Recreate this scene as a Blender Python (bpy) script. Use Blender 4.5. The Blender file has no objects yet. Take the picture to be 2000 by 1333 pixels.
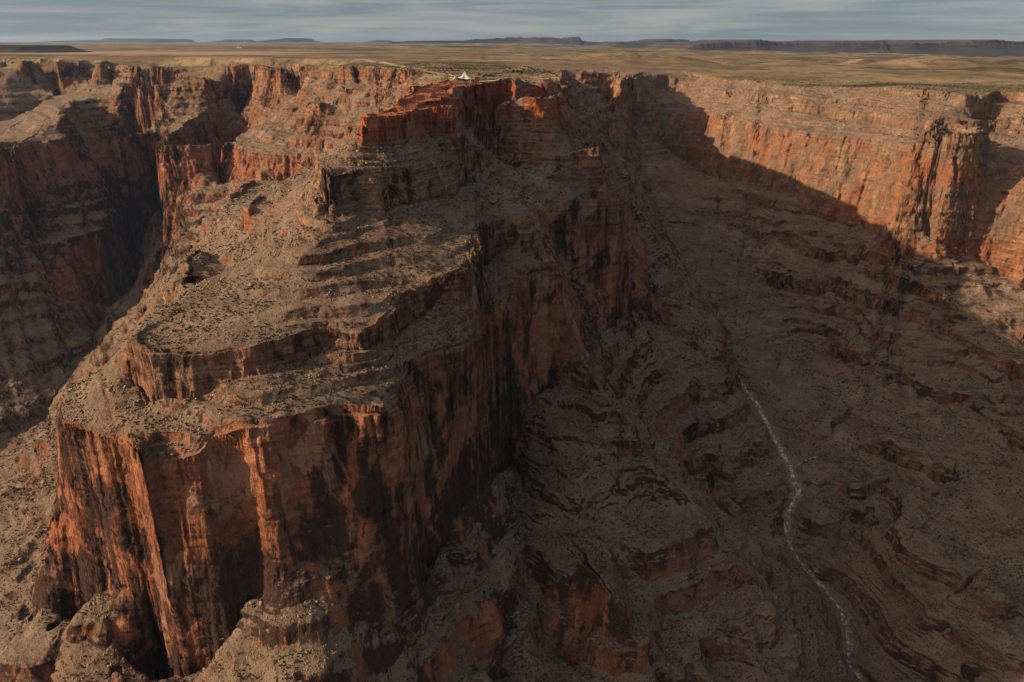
import bpy, math, random
import numpy as np
from mathutils import Vector

# ------------------------------------------------------------------ scene, camera, sky, sun
scene = bpy.context.scene
COL = scene.collection
W0, H0 = 2000.0, 1333.0
FOC, SENS = 26.0, 36.0
F = FOC / SENS * W0                      # focal length in photograph pixels
PITCH = math.radians(22.1)
cam_d = bpy.data.cameras.new("camera")
cam_d.lens, cam_d.sensor_width = FOC, SENS
cam_d.clip_start, cam_d.clip_end = 1.0, 200000.0
cam = bpy.data.objects.new("camera", cam_d)
cam.location = (0, 0, 0)                 # the helicopter's place; heights below are metres under it
cam.rotation_euler = (math.radians(90) - PITCH, 0, 0)
COL.objects.link(cam)
scene.camera = cam
scene.view_settings.view_transform = 'Standard'
scene.view_settings.look = 'None'
scene.view_settings.exposure = 0.42
scene.view_settings.gamma = 1.0
scene.cycles.use_denoising = True
scene.render.filter_size = 1.0
scene.cycles.max_bounces = 4
scene.cycles.diffuse_bounces = 2
scene.cycles.volume_bounces = 0
scene.cycles.transparent_max_bounces = 4

SUN_AZ = math.radians(-100.2)            # compass direction of the sun, clockwise from +Y
SUN_EL = math.radians(22.0)
sun_dir = Vector((math.sin(SUN_AZ) * math.cos(SUN_EL), math.cos(SUN_AZ) * math.cos(SUN_EL), math.sin(SUN_EL)))
sd = bpy.data.lights.new("sun", 'SUN')
sd.energy, sd.angle, sd.color = 5.0, math.radians(0.6), (1.0, 0.74, 0.50)
so = bpy.data.objects.new("sun", sd)
so.rotation_euler = (-sun_dir).to_track_quat('-Z', 'Y').to_euler()
COL.objects.link(so)


class NT:
    """tiny node-tree writer"""
    def __init__(self, tree):
        self.t = tree; self.n = tree.nodes; self.l = tree.links
        self.n.clear()
    def node(self, typ, ins=None, **props):
        nd = self.n.new(typ)
        for k, v in props.items():
            setattr(nd, k, v)
        for k, v in (ins or {}).items():
            self.put(nd.inputs[k], v)
        return nd
    def put(self, sock, v):
        if isinstance(v, bpy.types.NodeSocket):
            self.l.new(v, sock)
        elif isinstance(v, bpy.types.Node):
            self.l.new(v.outputs[0], sock)
        else:
            if hasattr(sock.default_value, '__len__') and not hasattr(v, '__len__'):
                v = [v] * len(sock.default_value)
            if hasattr(sock.default_value, '__len__') and len(v) == 3 and len(sock.default_value) == 4:
                v = (*v, 1)
            sock.default_value = v
    def math(self, op, a, b=0.0, c=None, clamp=False):
        nd = self.n.new('ShaderNodeMath'); nd.operation = op; nd.use_clamp = clamp
        self.put(nd.inputs[0], a); self.put(nd.inputs[1], b)
        if c is not None: self.put(nd.inputs[2], c)
        return nd.outputs[0]
    def mix(self, f, a, b, mode='MIX'):
        nd = self.n.new('ShaderNodeMix'); nd.data_type = 'RGBA'; nd.blend_type = mode
        self.put(nd.inputs[0], f); self.put(nd.inputs[6], a); self.put(nd.inputs[7], b)
        return nd.outputs[2]
    def ramp(self, f, lo, hi, smooth=True):
        nd = self.n.new('ShaderNodeMapRange'); nd.interpolation_type = 'SMOOTHSTEP' if smooth else 'LINEAR'
        nd.clamp = True
        self.put(nd.inputs[0], f); nd.inputs[1].default_value = lo; nd.inputs[2].default_value = hi
        return nd.outputs[0]
    def noise(self, vec, scale, detail=3.0, rough=0.55, dist=0.0):
        nd = self.n.new('ShaderNodeTexNoise'); nd.noise_dimensions = '3D'
        self.put(nd.inputs['Vector'], vec); nd.inputs['Scale'].default_value = scale
        nd.inputs['Detail'].default_value = detail; nd.inputs['Roughness'].default_value = rough
        nd.inputs['Distortion'].default_value = dist
        return nd.outputs[0]
    def scale(self, vec, s):
        nd = self.n.new('ShaderNodeVectorMath'); nd.operation = 'MULTIPLY'
        self.put(nd.inputs[0], vec); nd.inputs[1].default_value = s
        return nd.outputs[0]


world = bpy.data.worlds.new("World")
scene.world = world
world.use_nodes = True
w = NT(world.node_tree)
sky = w.node('ShaderNodeTexSky', sky_type='NISHITA', sun_disc=False, sun_elevation=SUN_EL,
             sun_rotation=SUN_AZ, altitude=1500.0, air_density=1.0, dust_density=1.5)
tc = w.node('ShaderNodeTexCoord').outputs['Generated']
st = w.scale(tc, (2.2, 1.0, 26.0))
n1 = w.noise(st, 1.6, 7.0, 0.62, 0.6)
st2 = w.scale(tc, (1.2, 1.2, 60.0))
n2 = w.noise(st2, 2.2, 5.0, 0.6, 0.4)
cl = w.math('ADD', w.math('MULTIPLY', n1, 0.7), w.math('MULTIPLY', n2, 0.3))
clf = w.ramp(cl, 0.38, 0.62)
cloudc = w.mix(clf, (0.95, 1.28, 1.62), (2.6, 2.55, 2.45))      # thin grey layer over blue, in sky units
skycol = w.mix(0.78, w.mix(1.0, sky.outputs[0], (0.55, 0.62, 0.70), 'MULTIPLY'), cloudc)
# warm glow added to the sky round the low sun to fill the shade
dt = w.node('ShaderNodeVectorMath', {0: tc, 1: tuple(sun_dir)}, operation='DOT_PRODUCT').outputs['Value']
glow = w.math('POWER', w.math('MAXIMUM', dt, 0.0), 4.0)
skycol = w.mix(glow, skycol, (13.0, 9.6, 6.6))
bg = w.node('ShaderNodeBackground', {'Color': skycol, 'Strength': 0.104})
w.node('ShaderNodeOutputWorld', {'Surface': bg})

# ------------------------------------------------------------------ helpers: rays, noise, tagging
SP, CP = math.sin(PITCH), math.cos(PITCH)
def at(u, v, z):
    """where the line of sight through photo pixel (u, v) meets height z"""
    t = (H0 / 2 - v) / F
    dy, dz = CP + t * SP, -SP + t * CP
    k = z / dz
    return ((u - W0 / 2) / F * k, dy * k, z)

def tag(o, label=None, cat=None, group=None, kind=None):
    if label: o['label'] = label
    if cat: o['category'] = cat
    if group: o['group'] = group
    if kind: o['kind'] = kind
    return o

rng = np.random.default_rng(7)
TAB = rng.random((512, 512)).astype(np.float32) * 2 - 1
def vnoise(x, y, k=0):
    xi = np.floor(x); yi = np.floor(y)
    fx = (x - xi).astype(np.float32); fy = (y - yi).astype(np.float32)
    a = (xi.astype(np.int32) + 37 * k) & 511; b = (yi.astype(np.int32) + 91 * k) & 511
    a1 = (a + 1) & 511; b1 = (b + 1) & 511
    fx = fx * fx * (3 - 2 * fx); fy = fy * fy * (3 - 2 * fy)
    v0 = TAB[a, b]; v1 = TAB[a1, b]; v2 = TAB[a, b1]; v3 = TAB[a1, b1]
    v0 = v0 + (v1 - v0) * fx
    v2 = v2 + (v3 - v2) * fx
    return v0 + (v2 - v0) * fy
def fbm(x, y, scale, octaves, k=0, gain=0.5):
    out = 0; amp = 1.0; c, s = 0.8, 0.6
    X, Y = x / scale, y / scale
    for o in range(octaves):
        out = out + amp * vnoise(X, Y, k + 3 * o)
        X, Y = (c * X - s * Y) * 2.03 + 5.1, (s * X + c * Y) * 2.03 + 2.7
        amp *= gain
    return out
def ridged(x, y, scale, octaves, k=0, gain=0.5):
    out = 0; amp = 1.0; c, s = 0.8, 0.6
    X, Y = x / scale, y / scale
    for o in range(octaves):
        out = out + amp * (1 - 2 * np.abs(vnoise(X, Y, k + 3 * o)))
        X, Y = (c * X - s * Y) * 2.03 + 5.1, (s * X + c * Y) * 2.03 + 2.7
        amp *= gain
    return out
def sstep(x, a, b):
    t = np.clip((x - a) / (b - a), 0, 1)
    return t * t * (3 - 2 * t)

# ------------------------------------------------------------------ the canyon: break lines (photo pixel, height)
LINES = []                                # world polylines [(x, y, z), ...]
def PL(z, pts):
    LINES.append([at(p[0], p[1], p[2] if len(p) > 2 else z) for p in pts])
def PLR(z, pts):
    PL(z, pts)
    return LINES[-1]
def slope_at(v):
    t = (H0 / 2 - v) / F
    return (SP - t * CP) / (CP + t * SP)
def FOOT(top, pts, w=10.0):
    """foot of a cliff: w metres in front of its rim, found along the same direction"""
    az = np.array([p[0] / p[1] for p in top]); yy = np.array([p[1] for p in top])
    out = []
    for p in pts:
        if len(p) > 2: out.append(at(*p)); continue
        x, y, z = at(p[0], p[1], -100.0)
        k = (np.interp(x / y, az, yy) - w) / y
        out.append((x * k, y * k, z * k))
    LINES.append(out)
    return out
def RIM(foot, pts, sl=0.45):
    """next rim down: reached from a foot line by a talus slope of gradient sl"""
    az = np.array([p[0] / p[1] for p in foot]); yy = np.array([p[1] for p in foot]); zz = np.array([p[2] for p in foot])
    out = []
    for p in pts:
        if len(p) > 2: out.append(at(*p)); continue
        x, y, z = at(p[0], p[1], -100.0)
        m = -z / y; a = x / y
        rf, zf = np.interp(a, az, yy), np.interp(a, az, zz)
        q = (sl * rf - zf) / (m + sl)
        out.append((a * q, q, -m * q))
    LINES.append(out)
    return out
def WL(pts):
    LINES.append(list(pts))
def offset(pts, d, z):
    """copy of a world line moved d metres to its left, at height z"""
    out = []
    for i, p in enumerate(pts):
        a = pts[max(i - 1, 0)]; b = pts[min(i + 1, len(pts) - 1)]
        dx, dy = b[0] - a[0], b[1] - a[1]
        n = math.hypot(dx, dy) or 1
        out.append((p[0] - dy / n * d, p[1] + dx / n * d, z if not callable(z) else z(p[2])))
    return out

# red mesa at the point: lower tier
LT = PLR(-100, [(700, 231), (709, 233), (736, 232), (760, 230), (786, 227), (815, 218, -99), (841, 210, -96), (868, 206, -93), (889, 202, -91)])
PL(-100, [(700, 231), (718, 223), (740, 219, -98), (770, 207, -94)])
UT = PLR(-80, [(884, 172, -79), (907, 168, -77), (946, 166), (975, 163), (994, 161, -79), (1001, 164, -80), (1006, 172, -84)])
LF = FOOT(LT, [(694, 265), (700, 268), (720, 276), (744, 283), (789, 274), (841, 268), (868, 262), (888, 257)], 6)
UF = FOOT(UT, [(900, 256), (922, 268), (954, 262), (984, 250), (1004, 246, -156), (1034, 240, -151)], 22)
MF = LF + UF
LINES.append([LF[-1], UF[0]])
WL(offset([at(770, 207, -95), at(740, 219, -98), at(700, 231, -100)], -16, -130))
# upper tier slab
PL(-92, [(768, 204), (790, 190, -87), (815, 177, -82), (849, 164, -76), (881, 157, -73)])
WL(offset([at(768, 204, -92), at(815, 177, -82), at(849, 164, -76), at(881, 157, -73), at(893, 154, -73)], 22, -128))
PL(-97, [(775, 208, -96), (800, 204), (841, 200), (880, 194)])

PL(-112, [(889, 203), (915, 208), (950, 207), (990, 205), (1015, 200), (1030, 195)])
PL(-75, [(900, 157), (940, 157), (975, 158), (1000, 156)])
# ground right behind the mesa, east facing ledges
PL(-86, [(1008, 168, -84), (1030, 165), (1060, 166), (1083, 163)])
PL(-108, [(1015, 198), (1045, 200), (1075, 196), (1090, 188), (1093, 172, -100)])
PL(-78, [(985, 140), (1020, 132), (1045, 134), (1075, 142), (1098, 152, -84)])
PL(-135, [(1045, 215), (1080, 214), (1105, 205), (1112, 180, -125), (1102, 160, -112)])
PL(-170, [(1128, 216), (1142, 235), (1146, 250, -190)])
# cliff B, yellow block under the mesa
PL(0, [(628, 300, -152), (622, 312, -154), (640, 345, -160)])
BT = RIM(MF, [(640, 345, -160), (655, 351), (689, 340), (736, 337, -164), (789, 335, -166), (830, 331, -170), (870, 322, -171), (902, 307, -171), (912, 297, -168), (933, 287, -166)], 0.5)
BF = FOOT(BT, [(640, 432, -213), (660, 426), (700, 420), (760, 407), (830, 396), (882, 389), (900, 372), (925, 345), (932, 330)], 24)
PL(-200, [(622, 345, -175), (633, 395, -200), (640, 432, -212)])
WL(offset([at(628, 300, -158), at(622, 312, -158), at(636, 342, -158)], -18, -200))
# mid cliff continuing right under the mesa's flank
CTE = RIM(MF, [(960, 312), (975, 311), (1000, 306), (1030, 302), (1060, 302), (1110, 302), (1150, 296), (1185, 292)], 0.42)
CFE = FOOT(CTE, [(940, 352), (960, 350), (1000, 344), (1035, 332), (1060, 326), (1110, 326), (1160, 332), (1200, 352)], 16)
# crest from B down to the nose of cliff C
PL(0, [(640, 434, -214), (615, 488, -232), (585, 517, -243), (536, 537, -254), (487, 560, -264), (424, 592, -274), (352, 609, -281), (311, 633, -285), (277, 650, -288), (264, 663, -290)])
# cliff C
CT = PLR(-292, [(264, 664), (285, 678), (311, 690), (375, 697), (450, 691), (502, 684), (562, 668), (637, 645), (667, 648), (712, 653, -291), (752, 634, -288), (783, 598, -282), (820, 566, -275), (862, 546, -268), (905, 528, -260), (928, 515, -257), (932, 470, -250), (936, 440, -246), (967, 428, -247), (1000, 424, -249), (1021, 432, -250)])
CF = FOOT(CT, [(266, 700), (275, 735), (285, 757), (311, 785), (337, 785), (375, 781), (412, 776), (450, 752), (525, 723), (585, 708), (637, 687), (667, 674), (719, 684), (757, 680), (791, 652), (825, 618), (862, 595), (911, 588), (930, 568), (941, 517), (975, 495), (1008, 485), (1020, 470)], 9)
# left flank: buttresses and the bench below them
PL(-300, [(268, 652), (300, 622), (345, 600), (372, 512, -292), (392, 497, -290), (410, 515), (438, 520), (447, 545)])
PL(-335, [(255, 690), (285, 645), (335, 610), (366, 598, -335), (400, 588, -325)])
PL(-262, [(487, 410), (500, 388), (530, 392), (536, 410)])
PL(-300, [(476, 450), (492, 462), (520, 470), (545, 475, -285)])
PL(-372, [(118, 816, -368), (112, 780, -370), (145, 757), (180, 735), (250, 700), (262, 650), (285, 600), (307, 566), (345, 530), (379, 498), (416, 446), (430, 411), (455, 385, -385), (500, 358, -398)])
lf = [at(112, 800, -370), at(112, 780, -370), at(180, 735, -372), at(250, 700, -372), at(285, 600, -372), at(307, 566, -372), at(379, 498, -372), at(416, 446, -372), at(430, 411, -372)]
WL(offset(lf, 75, lambda z: -610))
# redwall of the promontory: rim
RT = RIM(CF, [(118, 816, -366), (135, 826, -366), (160, 836, -366), (200, 845, -366), (240, 853, -367), (285, 875), (310, 893), (330, 907), (352, 900), (385, 884), (420, 858), (480, 842), (540, 836), (600, 831), (667, 815), (742, 811), (785, 806), (800, 795), (806, 750), (817, 714), (850, 697), (892, 683), (935, 664), (962, 648), (985, 612), (1003, 575), (1023, 541), (1050, 522), (1075, 511), (1098, 510)], 0.42)
# its foot
RF = FOOT(RT, [(128, 1180), (148, 1250), (158, 1285), (175, 1165), (240, 1150), (300, 1152), (318, 1290), (335, 1390), (380, 1340), (440, 1255), (500, 1185), (560, 1115), (620, 1088), (680, 1092), (740, 1150), (780, 1185), (803, 1192), (817, 1150), (862, 1088), (888, 1020), (937, 957), (975, 925), (997, 904), (1006, 860), (1012, 806), (1040, 785), (1083, 767), (1098, 745)], 20)

PL(0, [(1098, 745, -480), (1130, 715, -468), (1134, 650, -440), (1122, 600, -400), (1106, 540, -385)])
# next spur of the redwall behind
ET = RIM(CFE, [(1066, 400), (1110, 394), (1160, 390), (1222, 388)], 0.5)
EF = FOOT(ET, [(1100, 513), (1130, 505), (1170, 497), (1226, 490)], 18)

PL(0, [(1021, 432, -250), (1045, 412, -256), (1066, 400, -261)])
# muav ledges, middle ground right of the promontory
PL(-545, [(1130, 560, -405), (1180, 548, -425), (1270, 540, -485), (1320, 560, -520), (1345, 600), (1393, 603), (1408, 630), (1414, 650)])
PL(-610, [(1150, 660, -470), (1200, 640, -515), (1290, 650, -590), (1345, 690)])
PL(0, [(1395, 700, -646), (1418, 722, -668), (1440, 762, -688), (1470, 812, -708)])
PL(-640, [(1190, 745, -530), (1240, 800, -590), (1300, 830, -642), (1350, 800, -660)])
PL(-690, [(1310, 900), (1360, 935), (1400, 900)])
# ridges of the lower slopes
PL(0, [(1100, 740, -480), (1136, 718, -455), (1200, 788, -490), (1250, 850, -525), (1285, 915, -562), (1310, 950, -582), (1340, 979, -602), (1389, 1058, -645), (1475, 1133, -690), (1535, 1230, -748), (1600, 1295, -790), (1640, 1345, -830), (1680, 1400, -870)])
PL(0, [(999, 906, -588), (1042, 998, -604), (1136, 1080, -612), (1203, 1212, -636), (1290, 1333, -706), (1330, 1420, -760)])
PL(0, [(1060, 800, -510), (1072, 850, -535), (1100, 905, -556), (1130, 985, -584), (1200, 1100, -640), (1330, 1250, -722), (1420, 1333, -770)])
PL(0, [(1010, 960, -600), (1030, 1080, -636), (1060, 1230, -695), (1130, 1333, -742)])
PL(0, [(480, 1400, -600), (600, 1345, -568), (817, 1333, -632), (1000, 1345, -722)])
PL(0, [(880, 1120, -602), (960, 1180, -618), (1010, 1260, -690)])
PL(0, [(1345, 985, -800), (1400, 1040, -815), (1480, 1090, -830), (1540, 1130, -850), (1600, 1200, -868), (1640, 1270, -884)])
# lit slope at lower left
PL(0, [(60, 905, -810), (0, 1100, -695), (-60, 1200, -685)])
PL(0, [(105, 1000, -650), (60, 1200, -635), (0, 1333, -655)])
PL(0, [(130, 1250, -612), (110, 1400, -680)])
PL(0, [(235, 1333, -600), (300, 1333, -606)])
PL(0, [(200, 1300, -622), (210, 1380, -642)])
# creek in the right canyon
CREEK = [(1418, 690, -672), (1425, 712, -680), (1447, 745, -692), (1475, 782, -705), (1497, 825, -722), (1522, 872, -742), (1545, 915, -760), (1552, 935, -768), (1561, 958, -783), (1546, 985, -800), (1538, 1015, -815), (1535, 1045, -832), (1550, 1078, -850), (1575, 1110, -862), (1605, 1142, -872), (1640, 1185, -882), (1654, 1225, -887), (1657, 1262, -892), (1655, 1295, -896), (1680, 1325, -900), (1720, 1370, -906), (1780, 1440, -912)]
PL(0, CREEK)
PL(0, [(1418, 690, -672), (1400, 640, -656), (1372, 570, -630), (1330, 505, -595), (1292, 450, -556), (1272, 390, -505), (1258, 320, -410), (1240, 260, -320), (1228, 215, -250), (1224, 180, -195)])
# spur west of the upper canyon
PL(0, [(1105, 150, -112), (1125, 165, -150), (1150, 186, -180), (1180, 205, -215), (1200, 212, -235), (1219, 214, -245)])
PL(-245, [(1150, 232, -225), (1181, 232, -250), (1205, 226, -248), (1219, 214)])
PL(-440, [(1180, 262, -300), (1195, 290, -340), (1210, 352, -430)])
# dark alcove at the canyon's head
HT = PLR(-137, [(1341, 144, -130), (1394, 150, -132), (1450, 156, -134), (1500, 162, -136), (1552, 166, -136), (1620, 169), (1684, 172), (1736, 177), (1800, 181), (1881, 185), (1894, 187), (1925, 186), (1946, 181, -136), (2000, 183, -136), (2100, 190, -136), (2300, 205, -136)])
PL(-108, [(1100, 141), (1115, 139), (1150, 139.5), (1194, 139.5), (1210, 145, -112), (1224, 148, -118), (1245, 143, -120), (1262, 140, -122), (1290, 141.5, -126), (1341, 144, -130)])
PL(-128, [(1130, 146, -115), (1194, 146, -117), (1218, 156, -128), (1262, 146, -128), (1341, 149.5, -137)])
HF = FOOT(HT, [(1341, 148.5), (1394, 155.5), (1500, 168.5), (1552, 174), (1620, 177), (1684, 181.5), (1736, 188), (1800, 193), (1881, 200), (1910, 205), (1950, 201), (2000, 197), (2100, 206), (2300, 224)], 6)
# right wall: band two
IT = RIM(HF, [(1250, 163, -160), (1262, 163, -160), (1302, 171), (1341, 178), (1380, 180), (1420, 182), (1460, 188), (1500, 193), (1540, 200), (1579, 204), (1618, 212), (1684, 220), (1763, 228), (1815, 238), (1860, 234), (1915, 236), (1980, 234), (2100, 246)], 0.32)
IF = FOOT(IT, [(1262, 169), (1302, 178), (1341, 187), (1420, 193), (1500, 208), (1550, 222), (1618, 234), (1684, 241), (1763, 256), (1800, 263), (1815, 254), (1860, 245), (1905, 252), (1950, 262), (2000, 262), (2100, 275)], 8)
# little orange mesa on the bench
PL(-200, [(1808, 252), (1830, 246), (1870, 245), (1900, 252), (1912, 262), (1880, 262), (1830, 260), (1808, 257)])
PL(-248, [(1800, 276), (1815, 282), (1850, 286), (1895, 288), (1918, 282), (1925, 268)])
# right wall: redwall rim and foot
JT = RIM(IF, [(1262, 196), (1300, 213), (1340, 216), (1400, 224), (1450, 240), (1500, 251), (1530, 262), (1552, 256), (1605, 272), (1684, 277), (1750, 284), (1790, 300), (1841, 322), (1894, 328), (1950, 330), (2000, 335), (2100, 352), (2300, 395, -290)], 0.32)
JF = FOOT(JT, [(1275, 262), (1320, 305), (1350, 332), (1400, 344), (1475, 364), (1543, 384), (1590, 420), (1640, 432), (1682, 445), (1783, 457), (1820, 471), (1877, 484), (1910, 508), (1970, 545), (2000, 558), (2100, 615), (2300, 720)], 75)
# ledges under it
KT = RIM(JF, [(1440, 430), (1500, 455), (1560, 470), (1650, 505), (1750, 532), (1850, 582), (1925, 612), (2000, 642), (2100, 690)], 0.5)
KF = FOOT(KT, [(1440, 443), (1500, 468), (1560, 492), (1650, 527), (1750, 556), (1850, 606), (2000, 670), (2100, 718)], 8)
LTT = RIM(KF, [(1470, 530), (1540, 548), (1607, 560), (1708, 580), (1802, 617), (1880, 668), (1948, 710), (2000, 738), (2100, 790)], 0.45)
LFF = FOOT(LTT, [(1470, 552), (1540, 568), (1607, 584), (1708, 604), (1802, 642), (1880, 694), (1948, 738), (2000, 768), (2100, 822)], 8)
MTT = RIM(LFF, [(1560, 655), (1600, 660), (1660, 690), (1730, 705), (1790, 735), (1850, 772), (1920, 815), (2000, 862), (2100, 920)], 0.4)
MFF = FOOT(MTT, [(1600, 675), (1660, 706), (1730, 722), (1790, 752), (1850, 790), (1920, 834), (2000, 882)], 7)
PL(0, [(1530, 700, -680), (1495, 745, -693), (1475, 765, -703)])
PL(0, [(1786, 860, -728), (1762, 900, -748), (1740, 935, -770), (1715, 990, -796), (1680, 1040, -820), (1650, 1082, -838), (1600, 1108, -852), (1578, 1118, -862)])
PL(0, [(1660, 800, -725), (1620, 870, -745), (1600, 950, -775), (1590, 1010, -800), (1575, 1050, -828)])
PL(0, [(1850, 930, -735), (1830, 1020, -762), (1790, 1080, -790), (1740, 1110, -812), (1690, 1140, -846)])
PL(0, [(2000, 1000, -745), (2000, 1333, -820), (1900, 1333, -850), (2100, 1333, -790)])
PL(0, [(1930, 1100, -775), (1860, 1180, -802), (1800, 1250, -838)])
# left canyon: wash and its upper gullies
WASH = [(330, 385, -600), (301, 412, -690), (280, 490, -760), (259, 565, -840), (230, 603, -880), (199, 633, -905), (184, 693, -925), (140, 752, -955), (94, 817, -985), (45, 870, -1000), (0, 907, -1005), (-80, 970, -1010), (-200, 1080, -1015), (-420, 1300, -1020)]
PL(0, WASH)
PL(0, [(370, 225, -340), (350, 250, -400), (320, 310, -510), (318, 345, -560), (330, 385, -600)])
PL(0, [(326, 472, -650), (300, 512, -705), (262, 558, -790), (240, 588, -825), (210, 644, -868)])
PL(0, [(460, 240, -300), (450, 285, -390), (447, 350, -500), (425, 415, -625), (350, 520, -745), (290, 600, -845), (250, 650, -890), (205, 705, -920)])
# left wall rim and its foot
PL(-85, [(-400, 122), (-200, 119), (0, 117.5), (30, 118, -88), (40, 121.5, -90), (60, 116.5), (100, 113.5), (120, 113), (112, 121.5, -90), (140, 118.5), (180, 116), (205, 116), (192, 126.5, -95), (230, 127, -100), (276, 130, -100), (340, 130, -100), (394, 128, -98), (446, 128, -94), (500, 126, -90), (540, 130, -88), (560, 129), (600, 126, -80), (640, 125, -77), (660, 130, -78), (684, 130, -77), (700, 128, -76), (750, 133, -77), (775, 134, -76), (800, 137.5, -75), (830, 142, -75), (860, 147.5, -75), (880, 151, -74), (893, 153.5, -74)])
PL(-190, [(-400, 172), (-200, 165), (0, 160), (39, 166, -197), (70, 160), (85, 158), (104, 173.5, -212), (150, 168, -200), (185, 160, -180), (194, 164, -182), (276, 172, -170), (340, 166, -160), (400, 158, -145), (470, 160, -160), (500, 155, -150)])
PL(-135, [(500, 150), (560, 158), (600, 150, -128), (640, 152, -125), (684, 160, -130), (720, 165, -128), (750, 162, -120), (800, 166, -112), (860, 162, -95), (885, 158, -88)])
PL(-145, [(600, 170, -150), (625, 172), (660, 172), (680, 180), (736, 182), (770, 186)])
PL(-185, [(596, 200, -190), (618, 208), (650, 205), (680, 206), (736, 208), (765, 215)])
# ridges of the left wall spurs
PL(0, [(194, 162, -180), (170, 180, -210), (130, 215, -245), (118, 235, -262), (83, 250, -290), (60, 272, -315), (29, 289, -330)])
PL(0, [(104, 174, -214), (90, 198, -240), (60, 225, -275), (30, 245, -300), (5, 272, -330), (-40, 280, -335)])
PL(0, [(473, 162, -165), (430, 195, -220), (386, 234, -275), (368, 239, -283), (354, 255, -302), (330, 266, -318), (309, 281, -330)])
PL(0, [(600, 175, -155), (570, 190, -200), (545, 212, -240), (520, 235, -270), (490, 262, -300), (470, 268, -312), (455, 286, -330)])
PL(0, [(610, 190, -185), (600, 215, -230), (560, 245, -270), (535, 265, -290)])
PL(-300, [(528, 253, -272), (535, 255, -272), (580, 255, -272), (620, 255, -272)])
PL(-300, [(530, 276), (560, 277), (620, 277)])
# gullies between them
PL(0, [(180, 175, -225), (140, 212, -300), (100, 250, -360), (60, 310, -470)])
PL(0, [(404, 168, -200), (390, 200, -270), (380, 215, -310), (370, 225, -340)])
PL(0, [(540, 165, -190), (500, 215, -270), (470, 232, -296), (460, 240, -300)])
# left wall redwall: rim and foot
PL(-330, [(-400, 330), (-200, 305), (-40, 285), (-10, 300), (29, 290), (60, 284), (118, 281), (145, 272), (171, 268), (220, 268), (276, 268), (296, 262), (320, 255, -380)])
PL(-590, [(-400, 520), (-200, 480), (-60, 430, -560), (-10, 440, -560), (20, 424, -560), (60, 445, -590), (100, 470, -610), (150, 462, -605), (200, 450, -600), (280, 402, -600), (300, 380, -600)])
PL(-330, [(309, 281), (315, 291), (345, 293), (380, 292), (420, 290), (446, 287)])
PL(-628, [(306, 400, -600), (316, 440), (330, 466), (360, 460), (385, 452), (425, 402, -600)])
PL(-330, [(455, 287), (470, 300, -336), (500, 311, -345), (560, 319, -345), (600, 322, -348), (624, 327, -350)])
PL(-400, [(433, 385, -500), (450, 372, -460), (500, 353), (560, 352, -395), (624, 349, -380), (640, 360, -330)])
# ledge band and ridge low on the left wall
PL(-832, [(-200, 700), (0, 662), (50, 655), (84, 642), (105, 634), (125, 625)])
PL(-864, [(-200, 745), (0, 702), (40, 696), (80, 684), (110, 668), (135, 650)])
PL(0, [(72, 444, -600), (45, 490, -680), (8, 545, -765), (-60, 590, -800)])
PL(0, [(130, 480, -625), (170, 540, -735), (200, 600, -840)])
# tops and outer ground
PL(-80, [(0, 112.5), (200, 109.5), (400, 113), (600, 116), (700, 117), (800, 121), (900, 128), (1000, 126)])
WL([(-4200, 5200, -88), (0, 5200, -90), (1400, 5200, -120), (5000, 5200, -150)])
WL([(-500, 6600, -95), (0, 6600, -105), (2000, 6600, -150), (6000, 5200, -170)])
PL(-118, [(1300, 128), (1500, 145, -126), (1700, 160, -130), (1900, 170, -130), (2200, 185, -130)])
PL(-100, [(1000, 118, -92), (1100, 124, -98), (1200, 128, -106)])
# ground under the camera
WL([(-900, 250, -690), (-400, 330, -700), (0, 420, -790), (300, 420, -850), (800, 420, -800)])

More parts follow.
